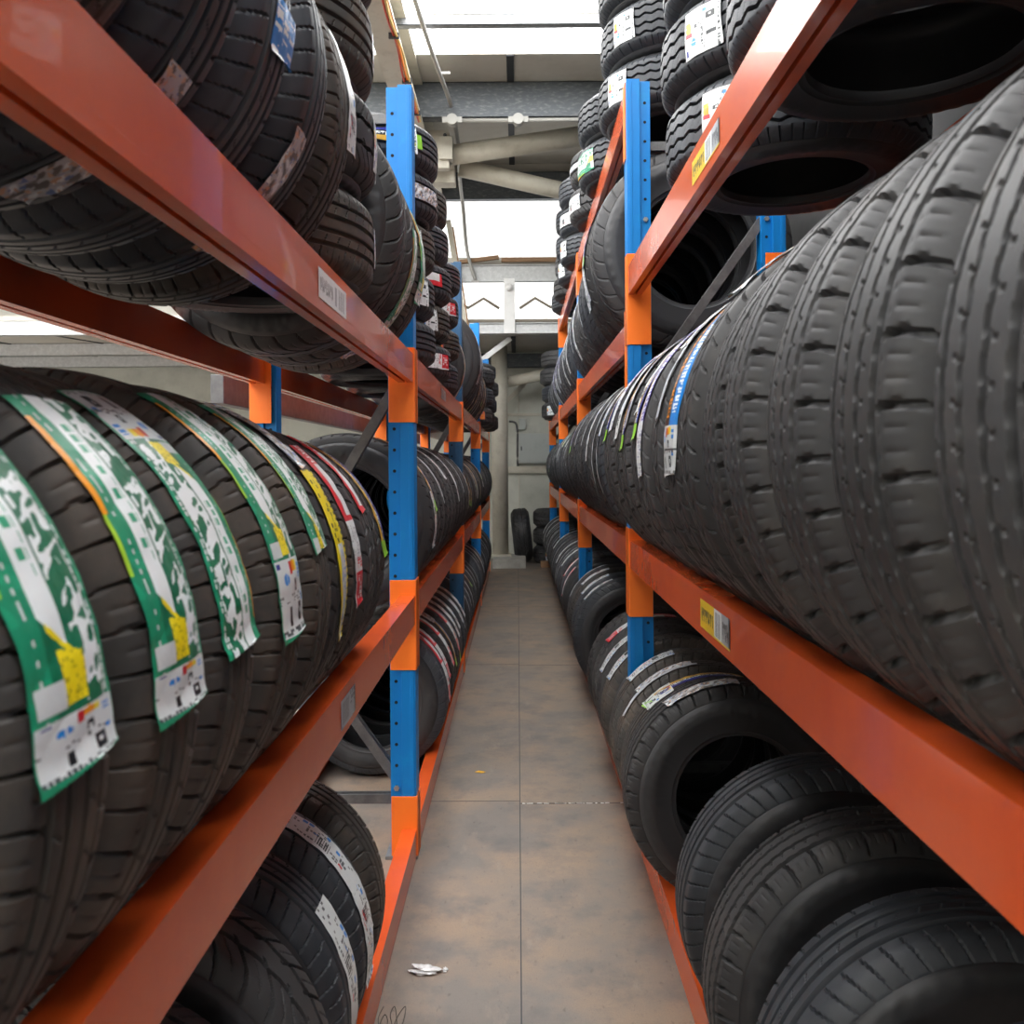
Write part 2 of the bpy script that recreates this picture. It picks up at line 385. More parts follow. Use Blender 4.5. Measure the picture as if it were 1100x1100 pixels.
def pr_duo(u, v):                               # brown+orange lettering beside blue, silver info end
    c = np.empty(u.shape+(3,)); c[:] = np.array(lin('#3b2218'))
    c[(u > .62)] = BLU*.9
    c[(u > .62) & (v < .10)] = np.array(lin('#3fb04a')); c[(u > .70) & (v < .06)] = YEL
    c[(u > .70) & (u < .93) & (v > .22) & (v < .70) & script(u, v, .68, .95, 26, 6, .1)] = WHT
    c[(u > .30) & (u < .55) & (v > .12) & (v < .72) & script(u, v, .28, .57, 24, 2, .1)] = ORG
    c[(u < .16)] = SIL
    I = v > .76; ui, vi = u[I], (v[I]-.76)/.24; ci = info(ui, vi, np.empty(ui.shape+(3,)), 2)*.85; c[I] = ci
    return c
def pr_white(u, v, seed=5):                     # long efficiency strip
    c = np.empty(u.shape+(3,)); c[:] = WHT*.85
    c[(u > .1) & (u < .9) & glyphs(u, v, 8, 40, seed, .28)] = BLK*2+.06
    c[(u > .55) & (u < .95) & glyphs(u, v, 5, 22, seed+4, .18)] = BLU
    c[(u > .1) & (u < .3) & glyphs(u, v, 6, 18, seed+6, .12)] = RED
    c[(u > .15) & (u < .6) & (v > .30) & (v < .42) & (((v*260) % 1) < .5)] = BLK
    c[(u > .2) & (u < .75) & (v > .82) & (v < .9) & (((v*320) % 1) < .45)] = BLK
    return c
def pr_strip(u, v):
    c = np.empty(u.shape+(3,)); c[:] = SIL
    c[(np.abs(u-.5) < .18) & glyphs(u, v, 5, 60, 2, .5)] = NVY
    return c
def pr_gold(u, v):
    c = np.empty(u.shape+(3,)); c[:] = BLK
    c[(u < .3)] = np.array(lin('#c79a3a')); c[(u > .7)] = NVY
    c[(u > .35) & (u < .65) & script(u, v, .35, .65, 30, 4)] = WHT
    c[(v > .9)] = np.array(lin('#8ac640'))
    return c
def pr_purple(u, v):
    c = np.empty(u.shape+(3,)); c[:] = WHT*.9
    c[(u > .5) & (v < .7)] = np.array(lin('#4a3aa0')); c[(u > .55) & (v < .7) & script(u, v, .5, 1, 26, 8)] = WHT
    c[(u < .4) & (v < .7)] = np.array(lin('#c9ad8d'))
    I = v > .74; c[I & glyphs(u, v, 8, 50, 5, .35)] = NVY*.8+.1
    return c
def pr_foil(u, v):
    c = np.empty(u.shape+(3,)); c[:] = SIL*.95
    n = vnoise(u+v*.8, v-u*.2, 5, 22, 3); m_ = vnoise(u, v, 9, 40, 8)
    c[n > .66] = WHT; c[n < .30] = np.array(lin('#6d6a68')); c[(m_ > .78)] = np.array(lin('#c9a68a')); c[(m_ < .14)] = np.array(lin('#6f86b8'))
    return c
LB = {}
def label_mesh(key, fn, w, span, nu, nv, crumple=.0012, r0=TR, taper=False):
    """w metres across the tread, span degrees; v=0 at +span/2 (top) .. 1 at -span/2"""
    u = np.linspace(0, 1, nu+1); v = np.linspace(0, 1, nv+1)
    V, U = np.meshgrid(v, u, indexing='ij')
    rg = np.random.RandomState(len(key)*7+nu)
    def wob(n, amp):
        k = rg.rand(n, 3); W = np.zeros_like(U)
        for a, b, c in k: W += np.sin(U*a*9+V*b*34*span/60+c*7)
        return W/n*amp
    S = (U-.5)*w + wob(4, .0022)*(1 if w > .03 else .4)
    An = math.radians(span)*(.5-V) + (U-.5)*(V > .999)*.03
    if taper: S *= 1-.75*np.clip((V-.72)/.28, 0, 1)
    r = r0 - crown(np.clip(S, -HW, HW)) + .0022 + np.abs(wob(6, crumple*2))
    end = np.clip((V-.94)/.06, 0, 1)**2; r += end*.006*rg.rand()
    P = np.stack([r*np.cos(An), S, r*np.sin(An)], -1)
    me = grid_mesh('label_'+key, P, closed_u=False, smooth_angle=0)
    uc, vc = (u[:-1]+u[1:])/2, (v[:-1]+v[1:])/2
    VC, UC = np.meshgrid(vc, uc, indexing='ij')
    col = np.clip(fn(UC, VC), 0, 1).reshape(-1, 3)
    at = me.attributes.new('print', 'FLOAT_COLOR', 'FACE')
    at.data.foreach_set('color', np.concatenate([col, np.ones((len(col), 1))], 1).reshape(-1).astype(np.float32))
    me.materials.append(M['label']); LB[key] = me
label_mesh('green', pr_green, .118, 54, 70, 210)
label_mesh('greenb', pr_green2, .125, 52, 60, 170)
label_mesh('greeninfo', pr_green_info_long, .115, 66, 64, 220)
label_mesh('greenflip', pr_green_flip, .120, 60, 64, 200)
label_mesh('greenshort', lambda u, v: pr_green(u, v*.86, 8), .095, 50, 50, 160)
label_mesh('red', pr_red, .075, 62, 24, 190)
label_mesh('redshort', lambda u, v: pr_red(u, v*.53), .062, 42, 18, 120)
label_mesh('yellow', pr_yellow, .078, 64, 26, 190, taper=True)
label_mesh('duo', pr_duo, .128, 62, 56, 200)
label_mesh('white', pr_white, .080, 36, 30, 130)
label_mesh('whitelong', lambda u, v: pr_white(u, v, 9), .074, 64, 26, 200)
label_mesh('whitewide', lambda u, v: info(u, v, np.empty(u.shape+(3,)), 7), .105, 20, 50, 60)
label_mesh('strip', pr_strip, .026, 60, 6, 100)
label_mesh('gold', pr_gold, .055, 66, 12, 120)
label_mesh('purple', pr_purple, .078, 66, 22, 180)
label_mesh('foil', pr_foil, .060, 40, 24, 90, crumple=.004)
label_mesh('bluepatch', lambda u, v: np.where(((u*v*97) % 1 > .97)[..., None], WHT, np.where(glyphs(u, v, 3, 10, 2, .4)[..., None], WHT, BLU)), .09, 12, 24, 24)
label_mesh('orangemark', lambda u, v: np.where(glyphs(u, v, 3, 5, 2, .6)[..., None], ORG, RED*.7+.1), .08, 12, 20, 24)
LNAME = dict(green='green sticker', greenb='green sticker', greeninfo='green sticker ending in a white panel', greenflip='green sticker topped by a white panel', greenshort='short green sticker',
             red='red and white sticker', redshort='short red and white sticker', yellow='yellow sticker', duo='blue and brown sticker', white='white strip', whitelong='long white strip', whitewide='white label',
             strip='thin pale strip', gold='dark gold-edged strip', purple='white and purple strip', foil='crumpled shiny film', bluepatch='blue label', orangemark='orange label')
COUNT = [0]
def tyre(x, y, z, r=.33, w=.19, axis='Y', side=1, kind=0, carc=0, labels=(), rub=None, yaw=0., lean=0., label='', group='', phase=None):
    """side +1: rack whose aisle lies toward +X; -1: the other one"""
    th = R.uniform(0, 2*PI) if phase is None else phase
    o = bpy.data.objects.new('car_tyre', CARC[carc]); C.objects.link(o); COUNT[0] += 1
    sc = r/TR
    if axis == 'Y': o.rotation_euler = (lean, th, (0 if side > 0 else PI)+yaw)
    else: o.rotation_euler = (PI/2+lean, 0, yaw + (0 if side > 0 else PI))
    if axis != 'Y': th = 0
    o.location = (x, y, z); o.scale = (sc, w/.20, sc)
    t = bpy.data.objects.new('tread', TREAD[kind]); C.objects.link(t); t.parent = o
    if axis != 'Y': t.rotation_euler = (0, R.uniform(0, 6), 0)
    for lb in labels:
        key, phi = lb[0], lb[1]; off = lb[2] if len(lb) > 2 else 0.
        l = bpy.data.objects.new('tyre_sticker', LB[key]); C.objects.link(l); l.parent = o
        l.location = (0, off, 0)
        if axis == 'Y': l.rotation_euler = (0, -math.radians(phi)-th, 0)
        else: l.rotation_euler = (0, math.radians(-phi*side), 0)
        nm = LNAME[key].split(' ending')[0].split(' topped')[0]
        l['label'] = nm + ' across the tread'
    return tag(o, label, 'tyre', group)
ORD = 'first second third fourth fifth sixth seventh eighth ninth tenth eleventh twelfth thirteenth fourteenth fifteenth sixteenth'.split()
# ------------------------------------------------------------ racks
UZ = lambda rel: HC+rel
LF = [-.0-.0+.37-.05, 3.02, 5.67, 8.32, 10.97]      # frame faces (near side) of the green-sticker rack
LF[0] = .30
RF = [.38, 3.30, 6.02, 8.74, 11.46]
POSTW, POSTY = .092, .085
def post_mesh(name, top, side, face_x):
    """built at world X; 'side' = direction of the aisle"""
    def f(bm):
        a = face_x; s = -side
        x1, x2, x3 = a, a+s*.050, a+s*POSTW
        box(bm, min(x1, x2), max(x1, x2), 0, POSTY, .012, top)
        box(bm, min(x2, x3), max(x2, x3), .014, POSTY-.006, .012, top-.004)
        box(bm, min(a+s*.006, a+s*.02), max(a+s*.006, a+s*.02), -.0025, .0, .03, top-.01)
    return mesh(name, f, .0025)
def frame(y, side, front, rear, top, mname, label, brace_z):
    fr = empty('upright_frame', (0, y, 0), label, 'rack frame', 'upright frames of the two tyre racks')
    for k, (fx, sd) in enumerate(((front, side), (rear, -side))):
        p = link('post', post_mesh('post', top, sd, fx), M[mname] if k == 0 else M['blue'], fr)
        def holes(bm):
            z = .10
            while z < top-.05:
                disc(bm, (fx-sd*.071, .0138, z), .0060, (0, -1, 0), 10, .0006)
                z += .0745
        link('hole_row', mesh('hole_row', holes), M['hole'], p)
        def bolts(bm):
            for z in (.245, 2.33): disc(bm, (fx-sd*.071, .0135, z), .010, (0, -1, 0), 6, .008)
        link('bolt', mesh('bolt', bolts), M['bolt'], p)
        link('footplate', mesh('footplate', lambda bm: box(bm, min(fx+sd*.004, fx-sd*.11), max(fx+sd*.004, fx-sd*.11), -.01, .105, .0, .012), .002), M['zinc'], p)
    a, b = front-side*.075, rear+side*.075
    for (z0, z1) in brace_z:
        def br(bm):
            for dy in (.030, .058): beam_between(bm, (a, dy, z0), (b, dy, z1), .006, .034)
            beam_between(bm, (a, .044, z0), (b, .044, z1), .03, .004)
        link('brace', mesh('brace', br, .001), M['steelg'], fr)
    return fr
braces = [(.20, .20), (.27, .88), (1.66, .92), (1.70, 2.34), (2.62, 2.62)]
LFL = ['blue rack frame beside the green-stickered tyres', 'blue rack frame holding orange connectors, just past the green-stickered tyres', 'darker blue frame between two bays of the green-sticker rack', 'blue frame of green-sticker rack, next to last before the column', 'blue frame at column end of green-sticker rack']
RFL = ['blue rack frame at camera end of the yellow-tag rack', 'blue rack frame just past the yellow beam tags', 'blue frame second along the yellow-tag rack, under its raised top shelf', 'blue frame of yellow-tag rack, next to last before the wall', 'blue frame at wall end of the yellow-tag rack']
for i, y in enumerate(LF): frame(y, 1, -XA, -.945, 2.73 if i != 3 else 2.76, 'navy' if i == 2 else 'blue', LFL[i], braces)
for i, y in enumerate(RF): frame(y, -1, XB, 1.04, 2.87 if i < 2 else 2.85, 'blue', RFL[i], braces)
def beam_profile(depth, h):
    return None
def beam(y0, y1, xf, into, ztop, h, label, group, conn=None, tagspec=None, depth=.052, rear=False):
    """xf = front face x, into = direction (sign) in which the beam is deep"""
    L = y1-y0
    o = empty('shelf_beam', (xf, y0, ztop), label, 'shelf beam', group)
    d = into
    def f(bm):
        def bx(xa, xb, za, zb):
            box(bm, min(xa, xb), max(xa, xb), 0, L, za, zb)
        bx(0, d*depth*.40, -h, 0)
        bx(d*depth*.56, d*depth, -h, 0)
        bx(d*depth*.40, d*depth*.56, -h+.012, 0)
    def f2(bm):
        box(bm, min(0, d*depth), max(0, d*depth), 0, L, -h+.02, 0)
        box(bm, min(0, d*depth*.40), max(0, d*depth*.40), 0, L, -h, -h+.02)
        box(bm, min(d*depth*.58, d*depth), max(d*depth*.58, d*depth), 0, L, -h, -h+.02)
        box(bm, min(0, d*.0), max(.0, .0)+.0001, 0, L, -h+.02, -h+.0201)
    link('rail', mesh('rail', f2, .0022), M['orange'], o)
    ct, cb = conn or (.022, -.25)
    for yy, s in ((0, 1), (L, -1)):
        def c(bm):
            xa, xb = -d*.003, d*(.074 if abs(xf) > .6 else .088)
            box(bm, min(xa, xb), max(xa, xb), min(yy, yy+s*-.0)-(.006 if s < 0 else 0), max(yy, yy)+(.006 if s > 0 else 0), cb, ct)
            ya, yb = (yy, yy-.055) if s > 0 else (yy, yy+.055)
            box(bm, min(-d*.0045, -d*.0005), max(-d*.0045, -d*.0005), min(ya, yb), max(ya, yb), cb, ct)
        link('connector', mesh('connector', c, .0012), M['orange2'], o)
    if tagspec:
        kind, ty0, ty1, za, zb = tagspec
        tag_mesh(kind, ty0-y0, ty1-y0, za, zb, d, o)
    return o
def tag_mesh(kind, ya, yb, za, zb, d, parent):
    nu, nv = 96, 30
    u = np.linspace(0, 1, nu+1); v = np.linspace(0, 1, nv+1)
    U, V = np.meshgrid(u, v, indexing='ij')
    # text reads along the beam as seen from the aisle
    P = np.stack([np.full_like(U, -d*.0012), (ya+(yb-ya)*(U if d < 0 else 1-U)), za+(zb-za)*V], -1)
    me = grid_mesh('tag', P, closed_u=False, smooth_angle=0)
    uc, vc = (u[:-1]+u[1:])/2, (v[:-1]+v[1:])/2; UC, VC = np.meshgrid(uc, vc, indexing='ij')
    c = np.empty(UC.shape+(3,)); c[:] = WHT
    if kind == 'yellow':
        c[UC < .50] = np.array(lin('#e8c22a'))
        c[(UC > .04) & (UC < .46) & (VC > .22) & (VC < .80) & script(VC, UC, .2, .8, 14, 3, .1)] = BLK*2
        c[(UC > .54) & (UC < .70) & (VC > .1) & (VC < .9) & ((UC*70) % 1 < .55)] = BLK*3+.1
        c[(UC > .74)] = SIL*.8; c[(UC > .76) & (VC > .15) & (VC < .85) & script(VC, UC, .15, .85, 22, 5, .1)] = BLK
        c[(UC > .955)] = BLK*2; c[(VC < .06) & (UC > .5)] = np.array(lin('#e8c22a'))
    elif kind == 'white':
        c[(UC > .06) & (UC < .50) & (VC > .2) & (VC < .78) & script(VC, UC, .2, .8, 16, 9, .1)] = BLK*3+.1
        c[(UC > .56) & (UC < .62) & (VC > .15) & (VC < .85)] = SIL*.6
        c[(UC > .68) & (UC < .92) & (VC > .12) & (VC < .88) & ((UC*60) % 1 < .5)] = SIL*.5
    else:
        c[:] = SIL*.9; c[(UC > .1) & (UC < .55) & (VC > .12) & (VC < .88) & ((UC*60) % 1 < .6)] = BLK*4+.1
        c[(UC > .62) & (VC > .5) & glyphs(UC, VC, 16, 5, 2, .6)] = BLK*3; c[UC > .93] = BLK*2
    at = me.attributes.new('print', 'FLOAT_COLOR', 'FACE')
    at.data.foreach_set('color', np.concatenate([np.clip(c, 0, 1).reshape(-1, 3), np.ones((nu*nv, 1))], 1).reshape(-1).astype(np.float32))
    o = link('beam_tag', me, M['label'], parent)
    o['label'] = {'yellow': 'yellow and grey printed tag', 'white': 'white printed tag', 'grey': 'grey barcode tag'}[kind]
BAYT = ['bay {s} the camera', 'second bay from the camera', 'third bay from the camera', 'end bay by the wall']
LZ = {'upper': UZ(.388), 'middle': UZ(-.4625), 'bottom': .105}
RZ = {'upper': UZ(.755), 'middle': UZ(-.298), 'bottom': .105}
GB = 'orange shelf beams of the tyre racks'
def bayname(i): return ['first bay', 'second bay', 'third bay', 'fourth bay'][i]
for i in range(4):
    y0, y1 = LF[i]+POSTY, LF[i+1]
    for lev in ('upper', 'middle', 'bottom'):
        zt = LZ[lev]; cn = (.024, -.24) if lev == 'upper' else ((.055, -.262) if lev == 'middle' else (.115, -.10))
        tg = None
        if i == 0 and lev == 'upper': tg = ('white', 1.575, 1.83, -.078, -.022)
        if i == 0 and lev == 'middle': tg = ('grey', 1.75, 1.90, -.082, -.022)
        if i == 1 and lev == 'upper': tg = ('grey', 4.12, 4.38, -.07, -.02)
        lab = f'orange {lev} shelf beam, aisle edge of green-sticker rack, {bayname(i)}'
        if tg and i == 0: lab = f'orange {lev} shelf beam with {"white" if lev=="upper" else "grey"} tag, green-sticker rack, {bayname(i)}'
        beam(y0, y1, -XA, -1, zt, .100, lab, GB, cn, tg)
        if lev != 'bottom': beam(y0, y1, -.940, 1, zt, .100, f'orange {lev} shelf beam, back edge of green-sticker rack, {bayname(i)}', GB, (.024, -.24), None, depth=.052, rear=True)
        else: beam(y0, y1, -.940, 1, zt, .100, f'orange floor-level beam, back edge of green-sticker rack, {bayname(i)}', GB, (.06, -.10), None)
R_UP2 = UZ(.545)
R_TOP = UZ(1.46)
for i in range(4):
    y0, y1 = RF[i]+POSTY, RF[i+1]
    for lev in ('upper', 'middle', 'bottom', 'top'):
        if lev == 'top':
            if i in (0, 3): continue
            zt = R_TOP
        else: zt = RZ[lev] if not (lev == 'upper' and i > 0) else R_UP2
        cn = {'upper': (.050, -.30), 'middle': (.045, -.295), 'bottom': (.115, -.10), 'top': (.02, -.28)}[lev]
        tg = None
        if i == 0 and lev == 'upper': tg = ('yellow', 1.80, 2.08, -.085, -.028)
        if i == 0 and lev == 'middle': tg = ('yellow', 1.74, 2.02, -.088, -.022)
        lab = f'orange {lev} shelf beam, aisle edge of yellow-tag rack, {bayname(i)}'
        if tg: lab = f'orange {lev} shelf beam carrying a yellow tag, {bayname(i)}'
        beam(y0, y1, XB, 1, zt, .108, lab, GB, cn, tg)
        beam(y0, y1, 1.034, -1, zt, .108, f'orange {lev} shelf beam, back edge of yellow-tag rack, {bayname(i)}', GB, (cn[0], max(cn[1], -.25)), None)
# ------------------------------------------------------------ tyres on shelves
def rest(r, half): return math.sqrt(max(r*r-half*half, .0001))
XL, HL = -.6525, .2355
XR, HR = .732, .250
LNAMES = {1: 'green-sticker rack', -1: 'yellow-tag rack'}
def row(side, lev, bay, ys, rs, ws, kinds, labs, ztop, grp, carcs=None, rfun=None, yaws=None):
    x, h = (XL, HL) if side > 0 else (XR, HR)
    n = len(ys)
    for k, y in enumerate(ys):
        r = rs[k] if isinstance(rs, (list, tuple)) else rs
        w = ws[k] if isinstance(ws, (list, tuple)) else ws
        for q in (k-1, k+1):
            if 0 <= q < n: w = min(w, abs(ys[q]-y)-.004)
        if side < 0 and lev == 'bottom': x, h = (.70, .218) if (bay == 0 and k < 4) else (.650, .170)
        r += R.uniform(-.003, .003)
        kd = kinds[k % len(kinds)]; lb = labs.get(k, ())
        z = ztop + rest(r, h)
        if lb: desc = 'with ' + LNAME[lb[0][0]].split(' ending')[0].split(' topped')[0]
        else: desc = {0: 'with broad shoulder blocks', 1: 'with stepped centre ribs', 2: 'with zigzag grooves', 3: 'with slanted dash tread', 4: 'with straight grooves', 5: 'with chunky lugs'}[kd]
        sh = {'upper': 'upper', 'middle': 'middle', 'bottom': 'floor'}[lev]
        lab = f'tyre {desc}, {sh} shelf, {bayname(bay)} of {LNAMES[side]}, {ORD[k]} along'
        if len(lab.split()) > 16: lab = f'tyre {desc}, {sh} shelf, {bayname(bay)}, {LNAMES[side]}, {ORD[k]}'
        if len(lab.split()) > 16: lab = lab.replace('with ', '').replace(' and ', '-')
        if len(lab.split()) > 16: lab = lab.replace(' shelf', '').replace('ending in a white panel', '').replace(' of ', ' ')
        tyre(x + R.uniform(-.004, .004), y, z, r, w, 'Y', side, kd, (0 if carcs is None else carcs[k % len(carcs)]), lb, yaw=(yaws[k] if yaws else R.uniform(-.016, .016)), label=lab, group=grp)
# green-sticker rack, middle shelf, first bay
row(1, 'middle', 0, [.605, .79, .975, 1.165, 1.36, 1.55, 1.735, 1.92, 2.11],
    [.345, .345, .343, .345, .343, .338, .335, .330, .322], .185, [0, 0, 0, 0, 0, 3, 0, 3, 3],
    {0: [('green', 27)], 1: [('green', 25)], 2: [('greenflip', 32)], 3: [('greeninfo', 30)], 4: [('greenshort', 38)], 5: [('yellow', 16, -.01), ('foil', 58, -.02)], 6: [('red', 22)], 7: [('redshort', 44, .0)], 8: [('gold', 36, .03)]},
    LZ['middle'], 'green-stickered and other tyres on the middle shelf')
def fill(y0, y1, w, gap=.006):
    n = int((y1-y0+gap)//(w+gap)); st = (y1-y0-n*w)/max(n-1, 1)
    return [y0+w/2+k*(w+st) for k in range(n)]
def rl(n, opts, p, seed, phi=(20, 60)):
    g = random.Random(seed); d = {}
    for k in range(n):
        if g.random() < p: d[k] = [(g.choice(opts), g.uniform(*phi), g.uniform(-.03, .03))]
    return d
stripset = ['strip', 'strip', 'white', 'whitelong', 'gold', 'purple', 'red']
ys = fill(3.16, 5.62, .205); rs = [.338]*2+[.335]*(len(ys)-2)
row(1, 'middle', 1, ys, rs, .195, [3, 3, 1, 3], {0: [('gold', 40, .03), ('white', 2, .01)], 2: [('strip', 45), ('strip', 40, .03)], 4: [('white', 45, .02)], 6: [('whitelong', 36, -.01)], 8: [('strip', 40, .02)], 10: [('strip', 20)]}, LZ['middle'], 'tyres on the middle shelf past the first blue post')
ys = fill(5.80, 8.28, .215); row(1, 'middle', 2, ys, .325, .20, [1, 3, 4], rl(len(ys), stripset, .8, 3), LZ['middle'], 'far tyres on the middle shelf of the green-sticker rack')
ys = fill(8.45, 10.9, .215); row(1, 'middle', 3, ys, .33, .20, [3, 4], rl(len(ys), ['strip'], .5, 4), LZ['middle'], 'end tyres on the middle shelf of the green-sticker rack')
# upper shelf
row(1, 'upper', 0, [.55, .755, .955, 1.155, 1.355, 1.555], [.345]*6, .19, [4, 0, 4, 4, 4, 0],
    {0: [('foil', -62)], 1: [('foil', 18, .02)], 2: [('foil', -55, 0)], 3: [('bluepatch', -8, .02)], 4: [('foil', -42, -.04)], 5: [('whitelong', 22, .055)]}, LZ['upper'], 'large upright tyres on the upper shelf above the green stickers')
def stack(x, y, z0, n, r, w, side, kinds, labsf, desc, grp, jit=.012, carc=0):
    g = random.Random(int(y*100)+n)
    for k in range(n):
        jx, jy = g.uniform(-jit, jit), g.uniform(-jit, jit)
        if n == 1: pos = 'lying alone'
        else: pos = 'bottom' if k == 0 else ('topmost' if k == n-1 else f'{ORD[k]} from bottom')
        lb = labsf.get(k, ())
        t = f'flat tyre, {pos} of {desc}'
        if n == 1: t = f'flat tyre lying alone in {desc}'
        if len(t.split()) > 16: print('LONG', t)
        tyre(x+jx, y+jy, z0+w/2+k*w, r, w, 'Z', side, kinds[k % len(kinds)], carc, lb, yaw=g.uniform(-.1, .1), label=t, group=grp)
GS = 'flat-stacked tyres on the upper shelves'
stack(-.625, 1.955, LZ['upper'], 4, .300, .226, 1, [0, 5, 0, 0], {0: [('white', -24, 0)], 1: [('whitewide', -6, 0)], 2: [('white', -20, 0)], 3: [('foil', -12, 0)]}, 'four-high stack before the large upright tyres, green-sticker rack', GS, .008)
for k, (y, kd, lb) in enumerate(((2.33, 5, []), (2.555, 5, [('greenshort', -18, 0), ('foil', -48)]), (2.78, 0, [('green', 5, .0)]))):
    tyre(XL, y, LZ['upper']+rest(.352, HL), .352, .215, 'Y', 1, kd, 0, lb, yaw=.0, label=f'big upright tyre between flat stack and blue post, {ORD[k]} from the stack', group='big upright tyres beside the first blue post')
cl = {0: [('bluepatch', 55)], 1: [('orangemark', 60), ('whitewide', 30)], 2: [('whitewide', 38)], 3: [('foil', 30)], 4: [('whitewide', 52), ('gold', 70)]}
stack(-.63, 3.50, LZ['upper'], 5, .305, .192, 1, [4, 4, 0, 4, 4], cl, 'stack just past first blue post, green-sticker rack', GS)
stack(-.64, 4.16, LZ['upper'], 5, .315, .188, 1, [4, 0, 4, 4, 0], {0: [('red', 50)], 1: [('whitewide', 40)], 2: [('redshort', 50)], 3: [('orangemark', 60)]}, 'second stack past first blue post, green-sticker rack', GS)
stack(-.64, 4.84, LZ['upper'], 4, .315, .185, 1, [4, 0, 4], {0: [('orangemark', 50)], 1: [('orangemark', 45)], 2: [('red', 48)]}, 'third stack past first blue post, green-sticker rack', GS)
tyre(XL, 5.36, LZ['upper']+rest(.325, HL), .325, .20, 'Y', 1, 3, 0, [('purple', -10)], label='upright tyre before the dark blue post, beside the third flat stack', group='')
ys = fill(5.80, 8.28, .215); row(1, 'upper', 2, ys, [.40]*3+[.36]*(len(ys)-3), .205, [3, 1, 4], rl(len(ys), ['strip', 'gold', 'whitelong', 'strip'], .95, 5, (-35, 20)), LZ['upper'], 'upright tyres on the upper shelf, third bay')
for j, yy in enumerate((8.85, 9.55, 10.3)): stack(-.57, yy, LZ['upper'], 3 if j != 2 else 4, .33, .20, 1, [5, 2, 5], {0: [('orangemark', 50)], 1: [('orangemark', 50)] if j else []}, f'{ORD[j]} stack in the end bay, green-sticker rack', GS, .02)
# floor level
zb = .105
row(1, 'bottom', 0, [.98, 1.19, 1.42, 1.66, 1.875, 2.085], [.325, .325, .33, .325, .325, .322], .195, [0, 5, 5, 4, 4, 0],
    {3: [('whitelong', 6, .02)], 4: [('whitelong', 38, -.0), ('white', 8, .0)]}, zb, 'tyres on the floor shelf below the green stickers')
ys = [3.86, 4.07, 4.27, 4.47, 4.67, 4.86, 5.05, 5.24, 5.44]
row(1, 'bottom', 1, ys, [.335]+[.325]*8, .185, [4, 3, 3, 1, 3, 1, 3], {0: [('red', 28, .03)], 1: [('red', 40)], 2: [('red', 42)], 3: [('whitewide', 60), ('gold', 36)], 4: [('red', 40), ('gold', 30, .04)], 5: [('whitelong', 48)], 6: [('whitelong', 50)], 7: [('whitelong', 50), ('strip', 40, .04)], 8: [('whitelong', 50)]}, zb, 'floor shelf tyres past the first blue post')
ys = fill(5.82, 8.28, .215); row(1, 'bottom', 2, ys, [.32]*7+[.335]*(len(ys)-7), .20, [3, 4, 1], rl(len(ys), ['strip', 'whitelong', 'purple', 'gold', 'strip'], .85, 6), zb, 'far floor shelf tyres of the green-sticker rack')
ys = fill(8.50, 10.5, .23); row(1, 'bottom', 3, ys, .335, .21, [3, 4], rl(len(ys), ['strip'], .5, 7), zb, 'end floor shelf tyres of the green-sticker rack')
# yellow-tag rack, middle
ysr = [.59, .815, 1.04, 1.255, 1.455, 1.65, 1.845, 2.045, 2.24, 2.435, 2.62, 2.80, 2.985, 3.165]
row(-1, 'middle', 0, ysr, [.418]*6+[.412]*8, [.212]*4+[.19]*10, [1, 1, 1, 1, 1, 3, 3, 3, 3], 
    {5: [('foil', 62, 0)], 6: [('duo', 23, .0)], 7: [('strip', 40, .04), ('foil', 55)], 8: [('purple', 24)], 9: [('whitelong', 48), ('gold', 38, .04)], 10: [('gold', 34), ('strip', 40, .04)], 11: [('whitelong', 38), ('strip', 48, .05)], 12: [('purple', 44)], 13: [('gold', 40)]},
    RZ['middle'], 'tyres on the middle shelf above the yellow tag', carcs=[1])
ys = fill(3.44, 5.97, .21); row(-1, 'middle', 1, ys, .405, .20, [4, 1, 3], {0: [('strip', 8), ('white', 30)], 1: [('strip', 14, .02)], 2: [('whitelong', 30)], 4: [('strip', 40)], 6: [('strip', 40)], 8: [('gold', 38)]}, RZ['middle'], 'middle shelf tyres past the tagged bay, yellow-tag rack')
ys = fill(6.16, 8.69, .215); row(-1, 'middle', 2, ys, .375, .205, [3, 4], rl(len(ys), ['strip', 'whitelong', 'strip', 'greenshort'], .8, 8), RZ['middle'], 'far middle shelf tyres of the yellow-tag rack')
ys = fill(8.88, 11.4, .22); row(-1, 'middle', 3, ys, .36, .21, [3, 4], rl(len(ys), ['strip', 'strip', 'gold'], .8, 9), RZ['middle'], 'end middle shelf tyres of the yellow-tag rack')
# yellow-tag rack, upper, first bay: flat stacks of van tyres
GV = 'flat-stacked van tyres with zigzag tread'
stack(.755, 2.36, RZ['upper'], 4, .345, .225, -1, [2, 2, 2], {0: [('whitewide', 38)], 1: [('whitewide', 36)]}, 'zigzag-tread stack above the yellow tag beside blue post', GV, .01, 1)
stack(.765, 1.62, RZ['upper'], 3, .345, .225, -1, [2, 4, 2], {}, 'zigzag-tread stack directly above the yellow tag', GV, .008, 1)
stack(.80, .90, RZ['upper'], 3, .345, .225, -1, [2], {}, 'zigzag-tread stack at the camera end, yellow-tag rack', GV, .008, 1)
